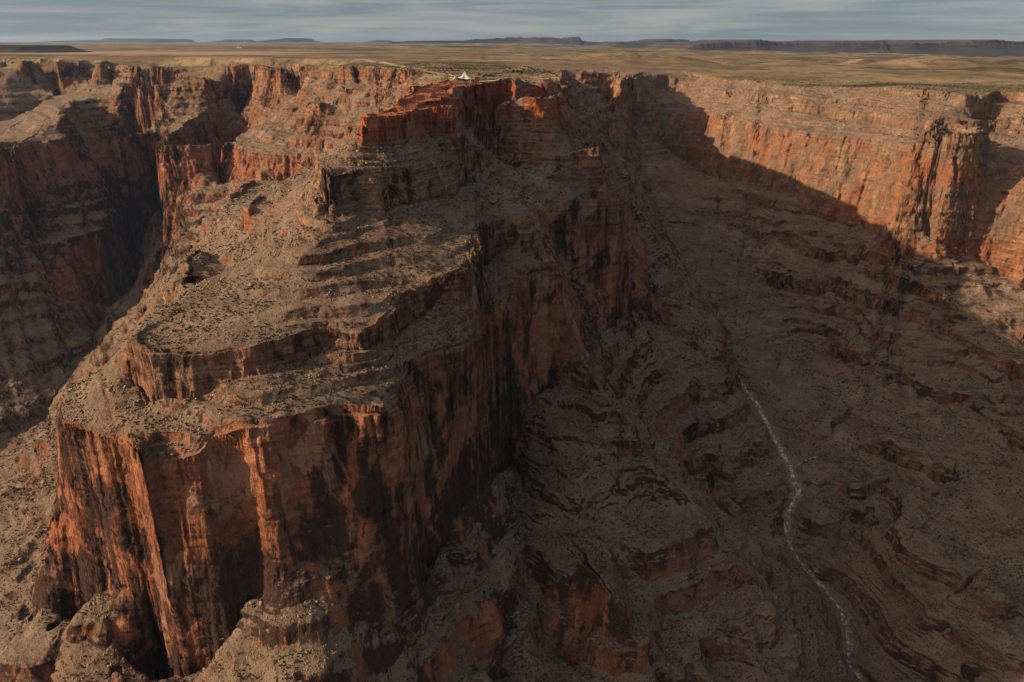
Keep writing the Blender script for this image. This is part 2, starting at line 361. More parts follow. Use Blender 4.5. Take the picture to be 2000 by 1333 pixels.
# ------------------------------------------------------------------ solve the surface on a log-polar sheet
DS = 0.0023
TH0, TH1 = -0.93, 0.93
S0, S1 = math.log(260.0), math.log(7400.0)
NTH = int((TH1 - TH0) / DS) // 32 * 32
NSS = int((S1 - S0) / DS) // 32 * 32
DT = (TH1 - TH0) / (NTH - 1); DSS = (S1 - S0) / (NSS - 1)
def solve_base():
    acc = np.zeros((NSS, NTH)); cnt = np.zeros((NSS, NTH))
    for L in LINES:
        for a, b in zip(L[:-1], L[1:]):
            ta, tb = math.atan2(a[0], a[1]), math.atan2(b[0], b[1])
            sa, sb = math.log(math.hypot(a[0], a[1])), math.log(math.hypot(b[0], b[1]))
            n = int(max(abs(tb - ta) / DT, abs(sb - sa) / DSS) * 1.5) + 2
            k = np.linspace(0, 1, n)
            x = a[0] + (b[0] - a[0]) * k; y = a[1] + (b[1] - a[1]) * k; z = a[2] + (b[2] - a[2]) * k
            i = np.rint((0.5 * np.log(x * x + y * y) - S0) / DSS).astype(int)
            j = np.rint((np.arctan2(x, y) - TH0) / DT).astype(int)
            ok = (i >= 0) & (i < NSS) & (j >= 0) & (j < NTH)
            np.add.at(acc, (i[ok], j[ok]), z[ok]); np.add.at(cnt, (i[ok], j[ok]), 1)
    levels = [(acc, cnt)]
    m, v = (cnt > 0).astype(float), np.where(cnt > 0, acc / np.maximum(cnt, 1), 0)
    pyr = [(m > 0, v.astype(np.float32))]
    while min(pyr[-1][0].shape) > 40:
        mm, vv = pyr[-1]
        h, ww = mm.shape; h2, w2 = h // 2, ww // 2
        M = mm[:h2 * 2, :w2 * 2].astype(np.float32); V = vv[:h2 * 2, :w2 * 2] * M
        c = M.reshape(h2, 2, w2, 2).sum((1, 3)); s = V.reshape(h2, 2, w2, 2).sum((1, 3))
        pyr.append((c > 0, np.where(c > 0, s / np.maximum(c, 1), 0).astype(np.float32)))
    z = None
    for lev, (mm, vv) in enumerate(reversed(pyr)):
        if z is None:
            z = np.full(mm.shape, vv[mm].mean(), np.float32)
        else:
            z2 = np.repeat(np.repeat(z, 2, 0), 2, 1)
            zz = np.zeros(mm.shape, np.float32)
            zz[:z2.shape[0], :z2.shape[1]] = z2[:mm.shape[0], :mm.shape[1]]
            if z2.shape[0] < mm.shape[0]: zz[z2.shape[0]:] = zz[z2.shape[0] - 1]
            if z2.shape[1] < mm.shape[1]: zz[:, z2.shape[1]:] = zz[:, z2.shape[1] - 1:z2.shape[1]]
            z = zz
        z[mm] = vv[mm]
        free = ~mm
        ii, jj = np.indices(mm.shape)
        om = 1.86
        p = np.pad(z, 1, mode='edge')
        full = [(om * (free & (((ii + jj) & 1) == c))).astype(np.float32) for c in (0, 1)]
        for it in range(1500 if z.size < 2e4 else (300 if z.size < 3e5 else 150)):
            for c in (0, 1):
                r_ = p[:-2, 1:-1] + p[2:, 1:-1]; r_ += p[1:-1, :-2]; r_ += p[1:-1, 2:]; r_ *= 0.25
                r_ -= p[1:-1, 1:-1]; r_ *= full[c]
                p[1:-1, 1:-1] += r_
            p[0] = p[1]; p[-1] = p[-2]; p[:, 0] = p[:, 1]; p[:, -1] = p[:, -2]
        z = p[1:-1, 1:-1].copy()
    return z
BASE = solve_base()
def base_at(x, y):
    i = (0.5 * np.log(x * x + y * y) - S0) / DSS
    j = (np.arctan2(x, y) - TH0) / DT
    i = np.clip(i, 0, NSS - 1.001); j = np.clip(j, 0, NTH - 1.001)
    i0 = i.astype(np.int32); j0 = j.astype(np.int32); a = (i - i0).astype(np.float32); b = (j - j0).astype(np.float32)
    return ((BASE[i0, j0] * (1 - b) + BASE[i0, j0 + 1] * b) * (1 - a) + (BASE[i0 + 1, j0] * (1 - b) + BASE[i0 + 1, j0 + 1] * b) * a)

rs = np.random.default_rng(11)
def strata(hmin, hmax, soft, out):
    xs, ys, z = [-1100.0], [-1100.0], -1100.0
    while z < 60:
        h = rs.uniform(hmin, hmax); f = soft * rs.uniform(0.9, 1.1); g = out * rs.uniform(0.7, 1.3)
        xs += [z + h * (1 - f), z + h]; ys += [z + h * (1 - g), z + h]
        z += h
    return np.array(xs), np.array(ys)
ST_C = strata(26, 58, 0.66, 0.30)
ST_F = strata(6, 15, 0.68, 0.16)
def far_plain(x, y):
    th = np.arctan2(x, y); r = np.hypot(x, y)
    a = np.interp(th, [-0.6, -0.25, 0.0, 0.15, 0.6], [-95, -95, -120, -200, -330])
    b = np.interp(r, [5000, 16000, 60000], [0, 1, 1])
    near = np.interp(th, [-0.6, -0.1, 0.1, 0.3, 0.6], [-88, -92, -105, -130, -150])
    z = near + (a - near) * b
    z = z + (r > 4500) * fbm(x, y, 1500, 5, 60) * np.interp(r, [4500, 8000, 20000], [0, 28, 60]) * np.interp(th, [-.3, 0.0, .2], [.25, .8, 1.3])
    return z
creek_xy = np.array([at(*p)[:2] for p in CREEK])
def dist_poly(x, y, P):
    d = np.full(x.shape, 1e9, np.float32)
    for a, b in zip(P[:-1], P[1:]):
        ab = b - a; L = ab @ ab
        t = np.clip(((x - a[0]) * ab[0] + (y - a[1]) * ab[1]) / L, 0, 1)
        d = np.minimum(d, np.hypot(x - a[0] - t * ab[0], y - a[1] - t * ab[1]))
    return d

def surface(x, y):
    """height, and colour masks, of the finished ground"""
    r = np.hypot(x, y)
    k = np.clip(r / 1300.0, 0.55, 1.5)
    near_creek = np.ones_like(r)
    box = (x > 350) & (x < 700) & (y > 650) & (y < 1700)
    dc = np.full(r.shape, 500.0, np.float32)
    if box.any(): dc[box] = dist_poly(x[box], y[box], creek_xy)
    calm = sstep(dc, 4.0, 40.0)
    b0 = base_at(x, y); e0 = 9.0
    sl0 = np.hypot(base_at(x + e0, y) - b0, base_at(x, y + e0) - b0) / e0
    k2 = 2.2 + 4.5 * sstep(sl0, 0.6, 1.6)
    wx = (fbm(x, y, 95, 3, 1) * 9 * k + fbm(x, y, 30, 4, 5) * k2) * calm
    wy = (fbm(x, y, 95, 3, 11) * 9 * k + fbm(x, y, 30, 4, 15) * k2) * calm
    X, Y = x + wx, y + wy
    z = base_at(X, Y)
    e = 6.0
    gx = (base_at(X + e, Y) - base_at(X - e, Y)) / (2 * e); gy = (base_at(X, Y + e) - base_at(X, Y - e)) / (2 * e)
    slope = np.hypot(gx, gy)
    cliff = sstep(slope, 1.0, 2.0)
    zr = np.interp(np.arctan2(x, y), [-0.6, -0.05, 0.05, 0.15, 0.25, 0.6], [-104, -84, -84, -112, -138, -142])
    zr = zr - 13.0 * sstep(y, 1700, 2300) * (1 - sstep(x / y, 0.06, 0.14)) - 30 * sstep(r, 4000, 4600)
    mesa = ((y < 1700) & (x < 80)).astype(np.float32)
    plat = sstep(z - zr, -6, 4) * (1 - mesa)
    outer = np.clip(np.maximum(sstep(x, 250, 420), np.maximum(sstep(-x, 700, 950), sstep(y, 1700, 1900))), 0.25, 1)
    low = sstep(-z, 400, 520)
    outer = np.maximum(outer, low)
    live0 = (1 - plat) * calm * sstep(slope, 0.12, 0.4)
    z = z + (ridged(x, y, 250, 5, 101, 0.5) - 0.4) * 15.0 * sstep(dc, 5, 120) * live0 * np.maximum(low, outer * 0.4) * (1 - .8 * cliff)
    # gullies running down the flanks
    mr = sstep(x, 420, 620) * sstep(-z, 420, 500) * sstep(dc, 10, 130) * (1 - sstep(y, 2000, 2600))
    ml = sstep(-x, 620, 800) * sstep(-z, 380, 460)
    gy = ridged(x * 0.28 + 0.25 * y, y + 30 * vnoise(x / 90, y / 90, 5), 170, 4, 201, 0.5) - 0.45
    z = z - gy * 19.0 * live0 * np.maximum(mr, ml) * (1 - .7 * cliff)
    mf = sstep(-z, 540, 600) * sstep(x, -380, -200) * (1 - sstep(y, 1150, 1350)) * sstep(dc, 10, 120) * (1 - cliff)
    ga = ridged((x - y) * 0.25, (x + y) * 0.72, 120, 4, 211, 0.5) - 0.45
    z = z - ga * 13.0 * live0 * mf
    z = z + (ridged(x, y, 75, 3, 111, 0.5) - 0.4) * 1.6 * live0 * (1 - .6 * cliff)
    wob = fbm(x, y, 160, 3, 21) * 5 + fbm(x, y, 22, 2, 23) * 1.2
    tz = z + wob
    sc = np.interp(tz, *ST_C) - tz
    sf = np.interp(tz, *ST_F) - tz
    live = (1 - plat) * calm
    slopeok = sstep(slope, 0.1, 0.35)
    upr = sstep(x, 300, 500) * sstep(z, -270, -240)
    z = z + sc * (0.75 - 0.3 * upr) * outer * live * slopeok * (1 - cliff * 0.7)
    z = z + sf * np.clip(0.8 + 0.9 * fbm(x, y, 110, 4, 31), 0.0, 1.0) * (1 - 0.65 * low) * live * slopeok * (1 - cliff * .6)
    # gullies and knobs
    z = z + (ridged(x, y, 60, 4, 41) - 0.6) * 1.6 * np.clip(slope, 0.0, 1.2) * live * k * 0.6 * (1 - .5 * cliff)
    z = z + fbm(x, y, 9, 3, 51) * 0.45 * live * k
    # plateau: low swells, small washes
    z = z + plat * (fbm(x, y, 420, 4, 71) * (3.0 + 8.0 * sstep(x, 200, 900)) * sstep(y, 1700, 2600) + plat * (0.6 - ridged(x, y, 800, 4, 171, 0.5)) * 26 * sstep(y, 3200, 5200) * (0.25 + sstep(x, -200, 900)) + fbm(x, y, 40, 3, 75) * 0.4)
    z = z - 5.0 * (1 - sstep(dc, 3.0, 22.0))
    fp = far_plain(x, y)
    b = sstep(r, 5200, 7000)
    z = z * (1 - b) + fp * b
    plat = np.maximum(plat, b)
    return z, cliff * (1 - b), plat, slope, dc

th_f = np.concatenate([np.linspace(-0.90, -0.80, 60)[:-1], np.arange(-0.80, 0.80, 0.00092), np.linspace(0.80, 0.90, 60)[1:]])
def rows():
    r = [380.0]
    while r[-1] < 70000:
        q = r[-1]
        if q < 600: d = 5.0
        elif q < 4200: d = q * 0.0022
        else: d = q * 0.005
        r.append(q + d)
    return np.array(r)
r_f = rows()
T, R = np.meshgrid(th_f, r_f)
X = (R * np.sin(T)).astype(np.float64); Y = (R * np.cos(T)).astype(np.float64)
NR_, NT_ = X.shape
Z = np.empty_like(X); A_cl = np.empty(X.shape, np.float32); A_pl = A_cl.copy(); A_sl = A_cl.copy(); A_dc = A_cl.copy()
CH = 200
for i in range(0, NR_, CH):
    s_ = slice(i, min(i + CH, NR_))
    Z[s_], A_cl[s_], A_pl[s_], A_sl[s_], A_dc[s_] = surface(X[s_], Y[s_])
Z_L = Z
print("terrain grid", NR_, NT_, NR_ * NT_)

def grid_z(x, y):
    """height of the finished mesh at a few points"""
    x = np.atleast_1d(np.asarray(x, float)); y = np.atleast_1d(np.asarray(y, float))
    t = np.arctan2(x, y); r = np.hypot(x, y)
    j = np.clip(np.searchsorted(th_f, t) - 1, 0, len(th_f) - 2); i = np.clip(np.searchsorted(r_f, r) - 1, 0, len(r_f) - 2)
    a = (r - r_f[i]) / (r_f[i + 1] - r_f[i]); b = (t - th_f[j]) / (th_f[j + 1] - th_f[j])
    return (Z_L[i, j] * (1 - b) + Z_L[i, j + 1] * b) * (1 - a) + (Z_L[i + 1, j] * (1 - b) + Z_L[i + 1, j + 1] * b) * a

# second pass: place more rows where the ground is steep, so walls get as much detail as slopes
NROW = 2750
def refine():
    global X, Y, Z, A_cl, A_pl, A_sl, A_dc, T, R, NR_, NT_
    lr = np.log(r_f)
    Zp = gauss_cols(Z, 2)
    dz = np.abs(np.diff(Zp, axis=0)); dr = np.diff(r_f)[:, None]
    rm = (0.5 * (r_f[1:] + r_f[:-1]))[:, None]
    dens = np.sqrt(dr ** 2 + np.minimum(dz, 9 * dr) ** 2) / rm * np.where(rm < 620, 0.12, np.where(rm > 4200, 0.28, 1.0)) * (1 + 0.35 * (rm < 1200))
    dens = gauss_cols(dens, 6)
    dens[1:-1] = (dens[:-2] + dens[1:-1] * 2 + dens[2:]) / 4
    cum = np.concatenate([np.zeros((1, NT_)), np.cumsum(dens, 0)], 0)
    cum /= cum[-1:]
    q = np.linspace(0, 1, NROW)
    Rn = np.empty((NROW, NT_))
    for j in range(NT_): Rn[:, j] = np.exp(np.interp(q, cum[:, j], lr))
    T = np.broadcast_to(th_f[None, :], Rn.shape).copy(); R = Rn
    X = R * np.sin(T); Y = R * np.cos(T)
    NR_ = NROW
    Z = np.empty_like(X); A_cl = np.empty(X.shape, np.float32); A_pl = A_cl.copy(); A_sl = A_cl.copy(); A_dc = A_cl.copy()
    for i in range(0, NR_, CH):
        s_ = slice(i, min(i + CH, NR_))
        Z[s_], A_cl[s_], A_pl[s_], A_sl[s_], A_dc[s_] = surface(X[s_], Y[s_])
def gauss_cols(a, n):
    b = a.copy()
    for _ in range(n):
        p = np.pad(b, ((0, 0), (2, 2)), mode='edge')
        b = (p[:, :-4] + p[:, 1:-3] * 2 + p[:, 2:-2] * 2 + p[:, 3:-1] * 2 + p[:, 4:]) / 8
    return b
NR_L, NT_L = NR_, NT_
refine()

# push steep rock sideways: joints, flutes, blocks (a real 3-D relief on the walls)
def relief():
    P = np.stack([X, Y, Z], -1)
    du = np.zeros_like(P); dv = np.zeros_like(P)
    du[:, 1:-1] = P[:, 2:] - P[:, :-2]; du[:, 0] = P[:, 1] - P[:, 0]; du[:, -1] = P[:, -1] - P[:, -2]
    dv[1:-1] = P[2:] - P[:-2]; dv[0] = P[1] - P[0]; dv[-1] = P[-1] - P[-2]
    n = np.cross(du, dv); n /= np.linalg.norm(n, axis=-1, keepdims=True) + 1e-9
    n[n[..., 2] < 0] *= -1
    steep = 1 - sstep(n[..., 2], 0.35, 0.75)
    steep *= (R < 4200)
    m = steep > 0.02
    x, y, z = X[m], Y[m], Z[m]
    a = x * 0.8 + y * 0.6; b = y * 0.8 - x * 0.6
    # beds of different hardness stand out or cut back; joints break them into blocks and columns
    zz = z + fbm(a, b, 140, 2, 77) * 3
    bed = vnoise(zz / 9.0, zz * 0 + 3.3, 7) * 1.1 + vnoise(zz / 3.3, zz * 0 + 8.1, 9) * 0.6
    blk = np.floor(zz / 9.0)
    col_ = fbm(a + 31.7 * blk, b - 17.3 * blk, 13, 3, 81) * 1.5
    crack = -np.clip(ridged(a, b, 34, 2, 83) - 0.75, 0, 1) * 5.0
    h = bed + col_ + crack + fbm(a * 1.0 + z * .8, z * 1.1 + b * .3, 7, 3, 85) * 0.8 + ridged(a, b, 48, 2, 183) * 1.6
    kk = np.clip(R[m] / 1000, 0.7, 2.0) * steep[m]
    X[m] += n[m][:, 0] * h * kk; Y[m] += n[m][:, 1] * h * kk; Z[m] += n[m][:, 2] * h * kk * .5
relief()

def mesh_grid(name, X, Y, Z, attrs):
    nr, nt = X.shape
    me = bpy.data.meshes.new(name)
    me.vertices.add(nr * nt)
    co = np.stack([X, Y, Z], -1).astype(np.float32).reshape(-1)
    me.vertices.foreach_set('co', co)
    idx = np.arange(nr * nt, dtype=np.int32).reshape(nr, nt)
    q = np.stack([idx[:-1, :-1], idx[:-1, 1:], idx[1:, 1:], idx[1:, :-1]], -1).reshape(-1)
    nf = q.size // 4
    me.loops.add(nf * 4); me.loops.foreach_set('vertex_index', q)
    me.polygons.add(nf)
    me.polygons.foreach_set('loop_start', np.arange(0, nf * 4, 4, dtype=np.int32))
    me.polygons.foreach_set('use_smooth', np.ones(nf, bool))
    me.update(calc_edges=True)
    for k, v in attrs.items():
        at_ = me.attributes.new(k, 'FLOAT', 'POINT')
        at_.data.foreach_set('value', v.astype(np.float32).reshape(-1))
    o = bpy.data.objects.new(name, me)
    COL.objects.link(o)
    return o

# ------------------------------------------------------------------ materials
def new_mat(name):
    m = bpy.data.materials.new(name); m.use_nodes = True
    return m, NT(m.node_tree)
def finish(w, col, rough=0.95, normal=None, spec=0.15):
    ins = {'Base Color': col, 'Roughness': rough, 'Specular IOR Level': spec}
    if normal is not None: ins['Normal'] = normal
    b = w.node('ShaderNodeBsdfPrincipled', ins)
    w.node('ShaderNodeOutputMaterial', {'Surface': b})
def simple_mat(name, col, var=0.12, scale=1.0, rough=0.9):
    m, w = new_mat(name)
    tc = w.node('ShaderNodeTexCoord').outputs['Object']
    n = w.noise(tc, scale, 3)
    lo = [c * (1 - var) for c in col]; hi = [c * (1 + var) for c in col]
    finish(w, w.mix(n, lo, hi), rough)
    return m

def ground_material():
    m, w = new_mat("canyon_rock")
    geo = w.node('ShaderNodeNewGeometry')
    P = geo.outputs['Position']; N = geo.outputs['Normal']
    sx = w.node('ShaderNodeSeparateXYZ', {0: P}); nz = w.node('ShaderNodeSeparateXYZ', {0: N}).outputs[2]
    z = sx.outputs[2]
    att = lambda n: w.node('ShaderNodeAttribute', attribute_name=n).outputs['Fac']
    big = w.noise(P, 0.004, 3); mid = w.noise(P, 0.02, 4); fine = w.noise(P, 0.12, 5, 0.65); tiny = w.noise(P, 0.6, 4, 0.7)
    # bedding: noise that changes fast with height, slowly sideways
    bed = w.noise(w.scale(P, (0.004, 0.004, 0.16)), 1.0, 4, 0.65)
    bedf = w.noise(w.scale(P, (0.012, 0.012, 0.8)), 1.0, 3, 0.6)
    streak = w.noise(w.scale(P, (0.075, 0.075, 0.010)), 1.0, 4, 0.62, 0.4)
    streak2 = w.noise(w.scale(P, (0.30, 0.30, 0.025)), 1.0, 4, 0.62)
    # fresh rock
    rock = w.mix(w.ramp(bed, 0.36, 0.62), (0.23, 0.090, 0.045), (0.40, 0.235, 0.135))
    rock = w.mix(w.ramp(mid, 0.40, 0.68), rock, (0.31, 0.105, 0.045))
    rock = w.mix(w.math('MULTIPLY', w.ramp(streak2, 0.5, 0.72), 0.5), rock, (0.36, 0.21, 0.13))
    rock = w.mix(w.math('MULTIPLY', att('yellow'), w.ramp(streak2, 0.2, 0.6)), rock, w.mix(w.ramp(bed, 0.4, 0.6), (0.22, 0.14, 0.085), (0.40, 0.255, 0.13)))
    rock = w.mix(w.math('MULTIPLY', att('red'), 0.8), rock, w.mix(fine, (0.30, 0.060, 0.020), (0.50, 0.125, 0.045)))
    rock = w.mix(w.math('MULTIPLY', att('clean'), 0.55), rock, w.mix(mid, (0.30, 0.17, 0.09), (0.46, 0.31, 0.18)))
    crk = w.noise(w.scale(P, (0.5, 0.5, 0.06)), 1.0, 5, 0.7)
    rock = w.mix(w.math('MULTIPLY', w.math('SUBTRACT', 1.0, w.ramp(w.math('ABSOLUTE', w.math('SUBTRACT', crk, 0.5)), 0.0, 0.035)), 0.65), rock, (0.06, 0.03, 0.02))
    rock = w.mix(w.math('MULTIPLY', w.ramp(tiny, 0.5, 0.72), 0.35), rock, (0.42, 0.27, 0.18))
    rock = w.mix(w.math('MULTIPLY', att('orange'), 0.62), rock, w.mix(w.math('ADD', w.math('MULTIPLY', streak2, 0.4), w.math('MULTIPLY', mid, 0.6)), (0.26, 0.070, 0.028), (0.42, 0.165, 0.085)))
    bed2 = w.ramp(w.noise(w.scale(P, (0.006, 0.006, 0.27)), 1.0, 4, 0.6), 0.50, 0.60)
    rock = w.mix(w.math('MULTIPLY', w.math('MULTIPLY', bed2, 0.5), w.math('SUBTRACT', 1.0, w.math('MULTIPLY', att('orange'), 0.7))), rock, (0.085, 0.050, 0.034))
    # slabs that broke away at different times: panels of their own tone with crisp edges
    wp = w.node('ShaderNodeVectorMath', {0: w.scale(P, (0.040, 0.040, 0.020)), 1: w.scale(w.node('ShaderNodeTexNoise', {'Vector': w.scale(P, (0.05, 0.05, 0.03)), 'Scale': 1.0, 'Detail': 4.0}).outputs['Color'], (1.1, 1.1, 1.1))}, operation='ADD').outputs[0]
    pan = w.node('ShaderNodeTexVoronoi', {'Vector': wp, 'Scale': 1.0})
    pan2 = w.node('ShaderNodeTexVoronoi', {'Vector': w.scale(wp, (3.1, 3.1, 4.5)), 'Scale': 1.0})
    pv1 = w.node('ShaderNodeSeparateColor', {0: pan.outputs['Color']}); pv2 = w.node('ShaderNodeSeparateColor', {0: pan2.outputs['Color']})
    tone = w.math('ADD', w.math('MULTIPLY', pv1.outputs[0], 0.55), w.math('ADD', w.math('MULTIPLY', pv2.outputs[0], 0.38), 0.55))
    rock = w.mix(1.0, rock, w.node('ShaderNodeCombineColor', {0: tone, 1: tone, 2: tone}), 'MULTIPLY')
    rock = w.mix(w.math('MULTIPLY', w.ramp(pv1.outputs[1], 0.80, 0.84), 0.45), rock, (0.44, 0.25, 0.17))
    # desert varnish
    vf = w.math('ADD', w.math('MULTIPLY', streak, 0.32), w.math('MULTIPLY', w.noise(w.scale(P, (1, 1, 0.7)), 0.013, 7, 0.68, 0.8), 0.68))
    vf = w.ramp(w.math('ADD', vf, w.math('MULTIPLY', att('varn'), 0.085)), 0.485, 0.55)
    vf = w.math('MULTIPLY', vf, w.math('SUBTRACT', 0.92, w.math('MULTIPLY', att('clean'), 0.75)))
    rock = w.mix(vf, rock, w.mix(streak2, (0.022, 0.014, 0.012), (0.075, 0.048, 0.036)))
    rock = w.mix(w.math('MULTIPLY', w.ramp(bedf, 0.54, 0.66), 0.32), rock, (0.05, 0.028, 0.02))
    # talus
    tal = w.mix(w.ramp(mid, 0.35, 0.65), (0.175, 0.120, 0.080), (0.265, 0.185, 0.125))
    tal = w.mix(w.math('MULTIPLY', w.ramp(big, 0.5, 0.62), 0.6), tal, (0.24, 0.135, 0.09))
    fan = w.ramp(w.noise(w.scale(P, (0.011, 0.011, 0.004)), 1.0, 4, 0.6, 0.5), 0.54, 0.66)
    tal = w.mix(w.math('MULTIPLY', fan, 0.6), tal, (0.33, 0.25, 0.185))
    tal = w.mix(w.math('MULTIPLY', w.ramp(bed, 0.5, 0.7), 0.35), tal, (0.10, 0.075, 0.06))
    tal = w.mix(w.math('MULTIPLY', w.ramp(tiny, 0.52, 0.70), 0.55), tal, (0.33, 0.26, 0.20))
    tal = w.mix(w.math('MULTIPLY', w.ramp(fine, 0.50, 0.68), 0.6), tal, (0.085, 0.070, 0.052))
    grit = w.noise(P, 1.4, 3, 0.7)
    tal = w.mix(w.math('MULTIPLY', w.ramp(grit, 0.52, 0.66), 0.5), tal, (0.36, 0.28, 0.21))
    tal = w.mix(w.math('MULTIPLY', w.ramp(grit, 0.52, 0.36), 0.5), tal, (0.07, 0.055, 0.04))
    vor = w.node('ShaderNodeTexVoronoi', {'Vector': P, 'Scale': 0.24, 'Randomness': 1.0})
    dots = w.math('MULTIPLY', w.math('SUBTRACT', 1.0, w.ramp(vor.outputs['Distance'], 0.16, 0.42)), w.ramp(w.noise(P, 0.05, 3), 0.38, 0.56))
    tal = w.mix(w.math('MULTIPLY', dots, 0.85), tal, (0.040, 0.038, 0.024))
    # thin hard beds cropping out through the scree low on the walls
    outc = w.math('MULTIPLY', w.ramp(w.noise(w.scale(P, (0.010, 0.010, 0.34)), 1.0, 5, 0.62), 0.535, 0.60), w.ramp(w.noise(P, 0.018, 4, 0.6), 0.40, 0.56))
    tal = w.mix(w.math('MULTIPLY', w.math('MULTIPLY', outc, att('lowz')), 0.75), tal, w.mix(mid, (0.06, 0.036, 0.026), (0.15, 0.075, 0.045)))
    # plateau
    pl = w.mix(w.ramp(w.noise(w.scale(P, (0.0016, 0.0016, 0)), 1.0, 5, 0.6), 0.42, 0.62), (0.20, 0.145, 0.075), (0.34, 0.25, 0.145))
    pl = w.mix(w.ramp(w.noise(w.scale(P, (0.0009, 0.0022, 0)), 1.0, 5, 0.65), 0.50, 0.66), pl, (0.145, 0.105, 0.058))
    pl = w.mix(w.math('MULTIPLY', w.ramp(w.noise(w.scale(P, (0.0004, 0.0011, 0)), 1.0, 6, 0.7), 0.50, 0.58), 0.85), pl, (0.045, 0.045, 0.034))  # dark woodland patches, with cloud shadows painted into the same tone
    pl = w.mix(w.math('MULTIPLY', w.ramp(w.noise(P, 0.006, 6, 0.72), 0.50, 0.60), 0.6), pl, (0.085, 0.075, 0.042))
    pl = w.mix(w.math('MULTIPLY', w.ramp(w.noise(P, 0.025, 4, 0.7), 0.52, 0.62), 0.5), pl, (0.06, 0.058, 0.036))
    pl = w.mix(w.math('MULTIPLY', dots, 0.6), pl, (0.05, 0.05, 0.03))
    pl = w.mix(w.math('MULTIPLY', att('pink'), 0.8), pl, (0.42, 0.27, 0.19))
    # choose
    cf = w.math('ADD', w.math('SUBTRACT', 1.0, nz), w.math('MULTIPLY', w.math('SUBTRACT', fine, 0.5), 0.35))
    cf = w.math('ADD', w.ramp(cf, 0.33, 0.50), w.math('MULTIPLY', att('cliff'), 0.55), clamp=True)
    cf = w.math('MULTIPLY', cf, w.ramp(w.math('ADD', cf, w.math('MULTIPLY', w.math('SUBTRACT', w.noise(P, 0.035, 4, 0.6), 0.53), w.math('ADD', 1.0, w.math('MULTIPLY', att('lowz'), 2.5)))), 0.1, 0.6))
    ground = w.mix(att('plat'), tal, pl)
    ledge = w.math('MULTIPLY', w.math('SUBTRACT', 1.0, att('cliff')), w.math('MULTIPLY', att('lowz'), 0.30))
    rock = w.mix(ledge, rock, w.mix(fine, (0.05, 0.03, 0.022), (0.13, 0.07, 0.045)))
    rock = w.mix(w.math('MULTIPLY', att('midred'), w.ramp(w.noise(P, 0.008, 4, 0.6), 0.42, 0.58)), rock, w.mix(streak2, (0.26, 0.085, 0.04), (0.46, 0.18, 0.085)))
    patch = w.math('MULTIPLY', att('clean'), w.ramp(w.noise(w.scale(P, (1, 1, .6)), 0.022, 6, 0.7), 0.46, 0.54))
    rock = w.mix(w.math('MULTIPLY', patch, 0.75), rock, tal)
    sand = w.math('MULTIPLY', att('bed'), w.ramp(w.noise(P, 0.09, 4, 0.65), 0.42, 0.6))
    ground = w.mix(sand, ground, (0.30, 0.25, 0.21))
    col = w.mix(cf, ground, rock)
    col = w.mix(w.math('MULTIPLY', att('redsoil'), w.math('SUBTRACT', 1.0, cf)), col, w.mix(fine, (0.36, 0.10, 0.045), (0.52, 0.20, 0.11)))
    hgt = w.math('ADD', w.math('MULTIPLY', fine, 2.6), w.math('MULTIPLY', tiny, 1.5))
    hgt = w.math('ADD', hgt, w.math('MULTIPLY', w.math('MULTIPLY', cf, tone), 2.5))
    hgt = w.math('ADD', hgt, w.math('MULTIPLY', w.math('MULTIPLY', w.math('ADD', w.math('MULTIPLY', bedf, 1.2), w.math('MULTIPLY', streak2, 3.0)), cf), 1.0))
    bump = w.node('ShaderNodeBump', {'Strength': 1.0, 'Distance': 1.6, 'Height': hgt})
    finish(w, col, 0.96, bump.outputs[0], 0.08)
    return m
M_ROCK = ground_material()

# colour masks in world space (rock that is red, yellow or unvarnished wherever the light falls)
YM = (Y > 1000) & (Y < 1720) & (X > -260) & (X < 110)
A_red = (YM * sstep(Z, -150, -128)).astype(np.float32)
A_rs = (YM * sstep(Z, -112, -96) * (1 - sstep(Y, 1500, 1600)) * sstep(-X, 20, 60)).astype(np.float32)
A_yel = (((Y > 900) & (Y < 1200) & (X < 30) & (X > -420)) * sstep(Z, -225, -205) * (1 - sstep(Z, -150, -140)) * 0.75 + (sstep(X, 350, 600) * (Y > 1500)) * sstep(Z, -250, -235) * .35).astype(np.float32)
A_varn = (np.where(X < 300, -0.35 + 1.0 * sstep(-Z, 390, 560) * (1 - 0.9 * sstep(-Z, 600, 680)), -0.1) + 0.15 * sstep(-X, 600, 900) * (Y > 1500) - 1.2 * A_red).astype(np.float32)
A_clean = (sstep(X, 300, 500) * sstep(Z, -460, -420)).astype(np.float32)
px_, py_ = X, Y
pn = fbm(X, Y, 900, 4, 301) * 700
A_pink = (sstep(R + pn, 5300, 6200) * (1 - sstep(R + pn, 7000, 8000)) * (1 - sstep(T + pn * 5e-5, -0.30, -0.16)) * sstep(T + pn * 5e-5, -0.60, -0.50)).astype(np.float32)

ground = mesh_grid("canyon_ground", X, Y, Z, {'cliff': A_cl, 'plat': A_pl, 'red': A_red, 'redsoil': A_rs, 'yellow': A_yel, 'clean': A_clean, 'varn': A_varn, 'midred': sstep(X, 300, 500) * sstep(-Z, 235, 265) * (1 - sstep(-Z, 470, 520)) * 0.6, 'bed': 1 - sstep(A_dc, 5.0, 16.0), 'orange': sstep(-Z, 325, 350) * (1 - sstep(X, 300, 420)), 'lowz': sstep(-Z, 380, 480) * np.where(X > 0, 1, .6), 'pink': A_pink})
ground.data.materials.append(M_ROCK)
tag(ground, 'deep desert canyon of grey talus slopes and red cliffs under a flat plateau', 'canyon', kind='structure')

